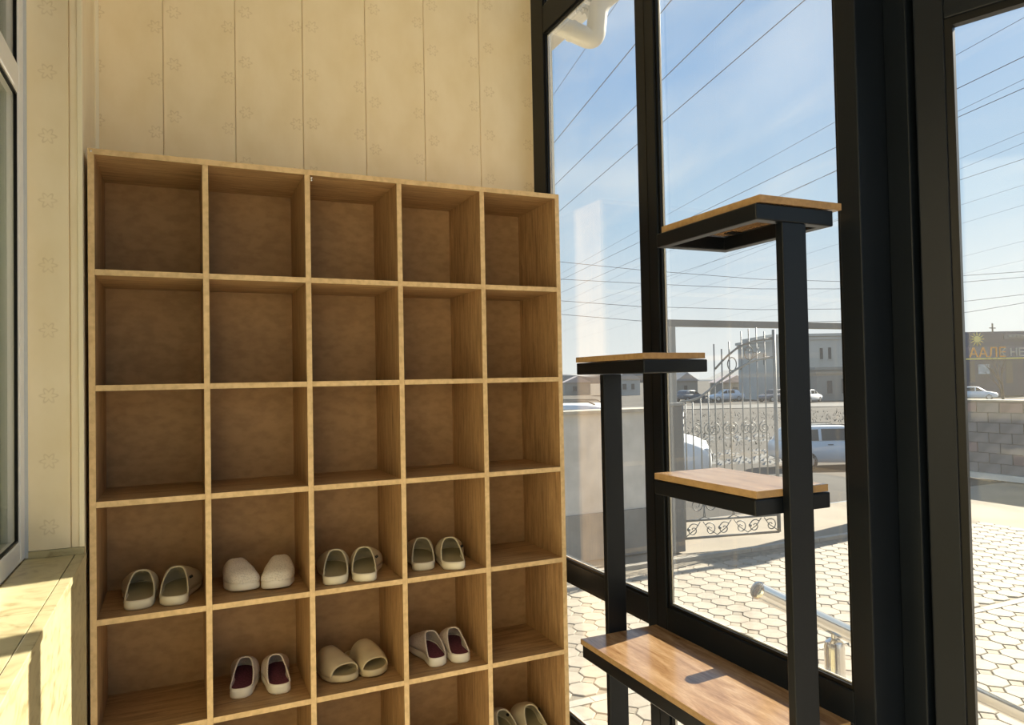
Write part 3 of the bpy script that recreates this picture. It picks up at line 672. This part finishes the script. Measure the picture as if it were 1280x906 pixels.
# block wall on the right
bw = empty('block_wall', (12.9, 6, ZG)); tag(bw, 'grey concrete block wall standing on a pale plinth beyond the paving', 'wall', kind='structure')
MB().box(.03, .22, -14, 3.2, .0, 1.36).build('core', MAT['mortar'], bw)
MB().box(-.08, .3, -14, 3.2, 0, .10).build('plinth', plain('pale_plinth', (.66, .62, .54), .9, var=.1, scale=3), bw)
bmesh1 = MB().box(-.02, .03, -.19, .19, -.083, .083).mesh('block', MAT['block']); bmesh2 = MB().box(-.02, .03, -.19, .19, -.083, .083).mesh('block', MAT['blockr'])
for r in range(7):
    for k in range(9):
        yy = .45+k*.395+(.1975 if r % 2 else 0)-.25
        if yy > 3.0: continue
        o = inst(bmesh2 if random.random() < .25 else bmesh1, 'block', bw, (random.uniform(-.006, .006), yy, .19+r*.177)); 
MB().box(-.02, .03, -14, -.05, .105, 1.345).build('block_face', MAT['block'], bw)
MB().box(-.05, .25, -14, 3.2, 1.3605, 1.385).build('coping', MAT['kerb'], bw)

# ------------------------------------------------------------------ cars
CG = plain('car_glass', (.03, .035, .04), .08); TY = plain('tyre', (.02, .02, .02), .8); RIM = plain('rim', (.55, .56, .57), .3, metal=.8); LMP = plain('lamp_clear', (.75, .76, .78), .15); BUM = plain('bumper_dark', (.05, .05, .05), .6)
def smooth_poly(pts, it=2):
    for _ in range(it):
        q = []
        for a, b in zip(pts, pts[1:]+pts[:1]): q += [(a[0]*.75+b[0]*.25, a[1]*.75+b[1]*.25), (a[0]*.25+b[0]*.75, a[1]*.25+b[1]*.75)]
        pts = q
    return pts
def car(name, loc, rz, col, label, group=None, wagon=False, full=True):
    """a car about 4.2 m long, front towards +x"""
    o = empty(name, loc, rz); tag(o, label, 'car', group)
    paint = plain(name+'_paint_%d' % len(bpy.data.materials), col, .25, spec=.6)
    low = smooth_poly([(-2.05, .28), (-2.12, .55), (-2.08, .88), (-1.9, .98), (1.0, .96), (1.75, .84), (2.08, .70), (2.12, .45), (2.02, .25)], 2)
    rear = -1.85 if wagon else -1.45
    top = smooth_poly([(rear-.12, .93), (rear+.10, 1.36), (rear+.5, 1.47), (.05, 1.47), (.35, 1.42), (1.12, .95), (1.0, .90), (rear, .90)], 2)
    def body(prof, hw, tp):
        rings = []
        for s, k in ((-1, .0), (-.97, .5), (-.86, 1), (.86, 1), (.97, .5), (1, 0)):
            cx = sum(p[0] for p in prof)/len(prof); cz = sum(p[1] for p in prof)/len(prof); sc = .93+.07*k
            rings.append([(cx+(p[0]-cx)*sc, s*hw*(1-tp*max(0, (p[1]-.9))), cz+(p[1]-cz)*sc) for p in prof])
        return MB().loft(rings)
    body(low, .86, 0).build('body', paint, o, True)
    cab = body(top, .80, .22).build('cabin', paint, o, True)
    def side_win(pts, s): 
        return MB().loft([[(x, s*(.80*(1-.22*max(0, z-.9))*k_-.012), z) for x, z in pts] for k_ in (.98, 1.022)])
    for s in (-1, 1):
        side_win([(.12, 1.0), (.86, 1.0), (.30, 1.37), (.12, 1.39)], s).build('front_window', CG, cab)
        side_win([(-.80, 1.0), (.02, 1.0), (.02, 1.39), (-.80, 1.39)], s).build('rear_window', CG, cab)
        if wagon: side_win([(rear+.28, 1.0), (-.90, 1.0), (-.90, 1.38), (rear+.48, 1.36)], s).build('quarter_window', CG, cab)
    wz = [(1.03, 1.0), (.42, 1.385)]
    MB().add([(wz[0][0]+.02, -.62, 1.0), (wz[0][0]+.02, .62, 1.0), (wz[1][0]+.03, .56, 1.385), (wz[1][0]+.03, -.56, 1.385), (wz[0][0]-.05, -.62, .98), (wz[0][0]-.05, .62, .98), (wz[1][0]-.05, .56, 1.37), (wz[1][0]-.05, -.56, 1.37)], [(0, 1, 2, 3), (7, 6, 5, 4), (0, 4, 5, 1), (1, 5, 6, 2), (2, 6, 7, 3), (3, 7, 4, 0)]).build('windscreen', CG, cab)
    for x in (-1.30, 1.32):
        for s in (-1, 1):
            wv = MB().lathe([(.20, -.1), (.31, -.1), (.325, -.06), (.325, .06), (.31, .1), (.20, .1)], (x, s*.76, .325), 20, 'y').build('wheel', TY, o, 'auto')
            MB().lathe([(.02, -.107), (.2, -.103), (.2, .103), (.02, .107)], (x, s*.76, .325), 12, 'y').build('rim', RIM, wv)
    if full:
        for s in (-1, 1):
            MB().lathe([(.03, -.09), (.075, -.05), (.075, .05), (.03, .09)], (.80, s*.93, 1.04), 10, 'y').build('mirror', paint, o, True)
            for x in (-.55, .30): MB().box(x-.09, x+.09, s*.862-.012, s*.862+.012, .86, .885).build('door_handle', BUM, o, bevel=.004)
            MB().box(1.80, 2.06, s*.60-.2, s*.60+.2, .60, .72).build('headlamp', LMP, o, bevel=.02)
            MB().tube([(rear+.45, s*.60, 1.475), (rear+.55, s*.60, 1.52), (.0, s*.60, 1.52), (.12, s*.60, 1.47)], .018, 6).build('roof_rail', BUM, o, True)
        MB().box(2.03, 2.13, -.45, .45, .44, .60).build('grille', BUM, o, bevel=.02)
    return o
def groundp(px, py, q0=None):
    """where the pixel's ray meets the terrain"""
    d = ray(px, py); t = 5
    while t < 600:
        P = CAMP+d*t
        if P.z <= gz(P.x, P.y): return P
        t += .05
    return P
P = groundp(1046, 584); car('parked_wagon', (P.x, P.y, P.z-.01), math.radians(-25), (.62, .65, .68), 'silver white estate car with roof rails parked side-on beyond the gate', wagon=True)
P = groundp(846, 603); hx = Vector((math.cos(math.radians(-38)), math.sin(math.radians(-38)), 0))
car('parked_car', (P.x-hx.x*1.5, P.y-hx.y*1.5, P.z-.02), math.radians(-38), (.78, .79, .80), 'white car with its bonnet showing beside the gate post')
for px, py, c_, rz, lb in ((862, 497, (.10, .12, .15), 10, 'dark distant car left of the pale building, behind the gate arch'), (908, 497, (.72, .74, .78), 160, 'small white distant car parked before the pink roofed house'), (1010, 499, (.75, .75, .75), 20, 'small white distant car parked in front of the pale two-storey building'), (968, 498, (.13, .14, .17), 185, 'dark distant car parked near the corner of the pale building'), (1219, 489.5, (.72, .74, .76), -60, 'white distant car parked in front of the blue shop')):
    P = groundp(px, py+4); P = CAMP+(P-CAMP)*min(1, 95/((P-CAMP).length)); car('distant_car', (P.x, P.y, gz(P.x, P.y)), math.radians(rz), c_, lb, None, full=False)

# ------------------------------------------------------------------ far buildings
BP = plain('pale_render', (.52, .505, .46), .9, var=.08, scale=.4); BD = plain('dull_render', (.31, .295, .265), .9, var=.1, scale=.4); BW = plain('dark_window', (.06, .065, .07), .3); BR = plain('pink_roof', (.42, .36, .36), .8); BG = plain('grey_roof', (.30, .30, .31), .8); BN = plain('navy_cladding', (.035, .052, .105), .6, var=.2, scale=.3)
def building(name, px0, px1, py_top, q, depth, mats, label, roof=None, wins=(), base=None, cornice=False):
    """box building facing the viewer's direction; px0..px1 at forward distance q"""
    a, b = atq(px0, 480, q), atq(px1, 480, q); ex = (b-a); ex.z = 0; Wd = ex.length; ang = math.atan2(ex.y, ex.x)
    zb = gz(a.x, a.y)-.3; zt_ = atq((px0+px1)/2, py_top, q).z
    o = empty(name, (a.x, a.y, zb), ang); tag(o, label, 'building')
    h = zt_-zb; s = Wd/(px1-px0)
    MB().box(0, Wd, 0, depth, 0, h).build('wall', mats, o)
    if cornice: MB().box(-.3, Wd+.3, -.3, depth+.3, h+.002, h+.35).box(-.15, Wd+.15, -.15, depth+.15, h-.45, h-.05).build('cornice', mats, o)
    if roof:
        MB().prism([(-.25, h), (Wd+.25, h), (Wd*.5, h+roof[1])], 'y', -.3, depth+.3).build('roof', roof[0], o)
    for (x0, x1, y0, y1) in wins:
        zz0 = atq(px0, y1, q).z-zb; zz1 = atq(px0, y0, q).z-zb
        wn = MB().box((x0-px0)*s, (x1-px0)*s, -.06, .05, zz0, zz1).build('window', BW, o)
        MB().box((x0-px0)*s-.12, (x1-px0)*s+.12, -.12, -.061, zz0-.12, zz0).build('window_sill', mats, wn)
    return o, Wd, h, s, zb
building('pale_building', 968, 1092, 420, 96, 12, BP, 'large pale two-storey building beyond the field with narrow upper windows', None, ((1026, 1029.5, 436, 450), (1036.5, 1040, 435.5, 450), (984, 987, 444, 458)), cornice=True)
building('corner_tower', 948, 967.5, 428, 93, 8, BP, 'projecting pale corner block with a heavy cornice, joined to the pale building', None, ((955, 958, 442, 456),), cornice=True)
building('annex_building', 1021, 1092, 462, 86, 5, BD, 'low dull annex in front of the pale two-storey building', None, ((1034, 1040, 476, 492), (1052, 1058, 474, 492)), cornice=True)
building('roofed_house', 903, 938, 478, 112, 7, BD, 'small house with a pale pinkish roof beyond the gate arch', (BR, 1.1), ((916, 922, 484, 492),))
building('roofed_house', 846, 872, 476, 120, 7, BD, 'distant house with a pale roof behind the gate post', (BG, 1.4), ((855, 859, 482, 489),))
building('roofed_house', 768, 800, 474, 130, 7, BP, 'distant pale house seen under the far stand shelf', (BG, 1.4), ((778, 783, 480, 487), (789, 793, 480, 487)))
building('roofed_house', 706, 738, 478, 140, 8, BD, 'distant low house seen beside the shoe rack edge', (BR, 1.2), ((716, 721, 483, 489),))
sh, Ws, hs, ss, zb = building('shop_building', 1188, 1318, 414, 92, 14, BN, 'dark navy shop building with an orange lettered sign and sun emblem', None, ((1213, 1219, 452, 478), (1258, 1266, 452, 480)), cornice=False)
def shx(px): return (px-1188)*ss
def shz(py): return atq(1240, py, 92).z-zb
MB().box(shx(1190), shx(1316), -.16, -.02, shz(447), shz(433)).build('sign_board', plain('sign_blue', (.07, .085, .15), .5), sh)
YE = plain('sign_orange', (.85, .36, .04), .6); YY = plain('sign_yellow', (.80, .66, .20), .6); PA = plain('sign_pale', (.42, .42, .40), .6)
def lettering(txt, size, loc, mat, parent):
    cu = bpy.data.curves.new('lettering', 'FONT'); cu.body = txt; cu.size = size; cu.extrude = .05; cu.resolution_u = 2
    to = bpy.data.objects.new('tmp', cu); COL.objects.link(to)
    bpy.context.view_layer.update()
    me = bpy.data.meshes.new_from_object(to.evaluated_get(bpy.context.evaluated_depsgraph_get())); bpy.data.objects.remove(to)
    me.materials.clear(); me.materials.append(mat); o = inst(me, 'lettering', parent, loc); o.rotation_euler = (math.pi/2, 0, 0); return o
lettering('ААЛЕ', 1.75, (shx(1211), -.22, shz(446.2)), YE, sh)
lettering('К НЕТ', 1.45, (shx(1248), -.22, shz(445.6)), PA, sh)
MB().box(shx(1207), shx(1288), -.2, -.161, shz(449), shz(447.2)).build('sign_stripe', YY, sh)
MB().lathe([(.05, -.1), (.42, -.08), (.42, .02), (.05, .04)], (shx(1222.5), -.1, shz(423.5)), 16, 'y').build('sun_emblem', YY, sh)
for k in range(12):
    a = k*math.pi/6; c_ = Vector((shx(1222.5), -.12, shz(423.5))); d_ = Vector((math.cos(a), 0, math.sin(a)))
    MB().tube([c_+d_*.5, c_+d_*.92], [.09, .02], 5).build('sun_ray', YY, sh)
lettering('магазин', .62, (shx(1261), -.22, shz(422)), PA, sh); MB().box(shx(1256), shx(1290), -.16, -.02, shz(424), shz(418)).build('small_sign', plain('small_sign_grey', (.10, .12, .16), .6), sh)
MB().box(shx(1223), shx(1237), -.12, -.0, shz(467), shz(455)).build('poster', plain('poster_pale', (.38, .42, .45), .7, var=.5, scale=1.2), sh)
# far road, hills
def strip(name, q0, q1, mat, label, dz):
    a, b, c, d = atq(640, 480, q0), atq(1500, 480, q0), atq(1500, 480, q1), atq(640, 480, q1)
    z = gz(100, 100)+dz
    tag(MB().loft([[(p.x, p.y, z) for p in (a, b, c, d)], [(p.x, p.y, z-.05) for p in (a, b, c, d)]]).build(name, mat), label, 'road', kind='structure')
strip('road', 70, 78, plain('pale_road', (.11, .107, .10), .9, var=.1, scale=.2), 'pale road crossing between the dry field and the far buildings', .06)
hm = plain('hazy_hill', (.17, .18, .19), 1, var=.1, scale=.02)
prof = [atq(480+i*22, 470-8*math.sin(i*.55)-6*math.sin(i*1.3+1)+(4 if i > 17 else 0), 420) for i in range(46)]
rb = []
for p in prof: rb.append([(p.x, p.y, -6), (p.x, p.y, p.z), (p.x+60, p.y+140, p.z+3), (p.x+60, p.y+140, -6)])
tag(MB().loft(rb, True, True).build('hills', hm, smooth=True), 'low hazy hills along the horizon behind the buildings', 'hill', kind='structure')

# bare tree, utility pole
def bare_tree(px, py, q, h, label):
    b = atq(px, py, q); b.z = gz(b.x, b.y)
    o = empty('bare_tree', b); tag(o, label, 'tree'); bk = plain('bark', (.10, .085, .075), .95)
    rnd = random.Random(4); tm = MB(); br = MB()
    def grow(p, d, l, r, lev):
        e = p+d*l
        (tm if lev == 0 else br).tube([p, p+d*l*.5+Vector((rnd.uniform(-.05, .05), 0, 0)), e], [r, r*.85, r*.65], 6)
        if lev < 5:
            for k in range(2 if lev else 3):
                nd = (d+Vector((rnd.uniform(-.65, .65), rnd.uniform(-.5, .5), rnd.uniform(-.05, .3)))).normalized(); grow(e, nd, l*rnd.uniform(.62, .8), r*.6, lev+1)
    grow(Vector((0, 0, -.1)), Vector((0, 0, 1)), h*.3, .12, 0)
    tm.build('trunk', bk, o, True); br.build('branches', bk, o)
bare_tree(1254, 495, 46, 4.6, 'bare forked tree standing in front of the navy shop')
up = empty('utility_pole', atq(1243, 480, 108)); up.location.z = -1.8; tag(up, 'thin utility pole with a crossarm rising behind the navy shop', 'utility pole')
ht = atq(1243, 404, 108).z+1.8
MB().tube([(0, 0, 0), (0, 0, ht)], [.16, .11], 8).build('pole', plain('pole_dark', (.12, .11, .10), .9), up); MB().box(-.7, .7, -.05, .05, ht-.75, ht-.62).build('crossarm', bpy.data.materials['pole_dark'], up)

# ------------------------------------------------------------------ power lines
wdir = ray(435, 480); wdir.z = 0; wdir.normalize()
def wire(pa, pb, height, r, group, label):
    # height above the viewer fixes the distance; the wire runs level in the common direction
    d = ray(*pa); A = CAMP+d*((height-CH)/d.z)
    d2 = ray(*pb); B = CAMP+d2*((height-CH)/d2.z)
    dr = (B-A).normalized()
    A2, B2 = A-dr*60*(1 if (A-CAMP).length < 200 else .2), B+dr*25
    n = 14; pts = []
    for i in range(n+1):
        k = i/n; pts.append(A2+(B2-A2)*k)
    tag(MB().tube(pts, r, 5).build('power_line', MAT['wire']), label, 'cable', group)
lw = 'thin dark power line slanting up across the sky towards the building'
for pa, pb, h in (((684.7, 188), (795.7, 53), 7.2), ((685.4, 239.5), (930, 0), 7.4), ((703, 260.7), (1006, 0), 7.4), ((703, 349), (1280, 70.6), 7.6), ((703, 365), (1280, 110), 7.6), ((703, 389), (1280, 198.5), 8.2)):
    wire(pa, pb, h, .0085, 'power lines slanting over the yard', lw)
lw2 = 'faint thin power line slanting up across the sky, finer than its neighbours'
for pa, pb, h in (((688, 124), (728, 66), 8.4), ((880, 243), (1280, 22), 8.4), ((985, 242), (1280, 99), 8.6), ((830, 352), (1280, 165), 8.8), ((830, 362), (1280, 178.7), 8.8), ((799, 384), (1280, 231), 9), ((830, 391), (1280, 256), 9), ((1010, 370), (1280, 301), 9.5), ((1010, 385), (1280, 325), 9.5)):
    wire(pa, pb, h, .0055, 'fine power lines over the yard', lw2)
lw3 = 'sagging far power line running nearly level above the field'
for pts in (((640, 321), (703, 327.5), (797, 337), (950, 349), (1060, 352), (1211, 344), (1330, 336)), ((640, 346), (703, 349), (797, 354), (950, 361), (1060, 361), (1211, 352), (1330, 342)), ((640, 371), (703, 376), (799, 383), (950, 387), (1060, 386), (1211, 376), (1330, 362)), ((640, 387), (703, 393), (799, 401), (950, 404), (1060, 401), (1211, 390), (1330, 370))):
    tag(MB().tube([atq(a, b, 62) for a, b in pts], .02, 5).build('power_line', MAT['wire']), lw3, 'cable', 'level power lines above the field')

# ------------------------------------------------------------------ dry brush and rubble in the field
rb_ = random.Random(11); br = MB()
for k in range(2200):
    px = rb_.choice((rb_.uniform(700, 835), rb_.uniform(830, 1070), rb_.uniform(830, 1070), rb_.uniform(1200, 1290)))
    q = rb_.uniform(31, 64); P = atq(px, 480, q); z = gz(P.x, P.y)
    if (P-Vector((atq(1254, 480, 46)))).xy.length < 4: continue
    h = rb_.uniform(.06, .24); a = rb_.uniform(0, 6.28); wd = rb_.uniform(.02, .05); lx, ly = rb_.uniform(-.2, .2), rb_.uniform(-.2, .2)
    c_, s_ = math.cos(a)*wd, math.sin(a)*wd
    br.add([(P.x-c_, P.y-s_, z-.03), (P.x+c_, P.y+s_, z-.03), (P.x+lx, P.y+ly, z+h)], [(0, 1, 2)])
tag(br.build('dry_brush', plain('straw', (.20, .175, .14), 1, var=.35, scale=2)), 'dry brown brush scattered over the field beyond the gate', 'brush', kind='stuff')
ru = MB()
for k in range(260):
    px = rb_.uniform(880, 1000); py = rb_.choice((rb_.uniform(553, 561), rb_.uniform(572, 590), rb_.uniform(575, 590)))
    P = groundp(px, py) if k < 0 else None
    q = (CH-gz(60, 60))*FPX/(py-478); P = atq(px, 480, q); z = gz(P.x, P.y); r = rb_.uniform(.05, .22)
    ru.add([(P.x-r, P.y-r*.6, z-.02), (P.x+r, P.y-r*.5, z-.02), (P.x+r*.8, P.y+r*.7, z-.02), (P.x-r*.7, P.y+r*.6, z-.02), (P.x, P.y, z+r*.5)], [(0, 1, 4), (1, 2, 4), (2, 3, 4), (3, 0, 4)])
tag(ru.build('rubble', plain('pale_rubble', (.26, .255, .24), .9, var=.2, scale=1)), 'pale rubble and old snow strewn along the field edge', 'rubble', kind='stuff')
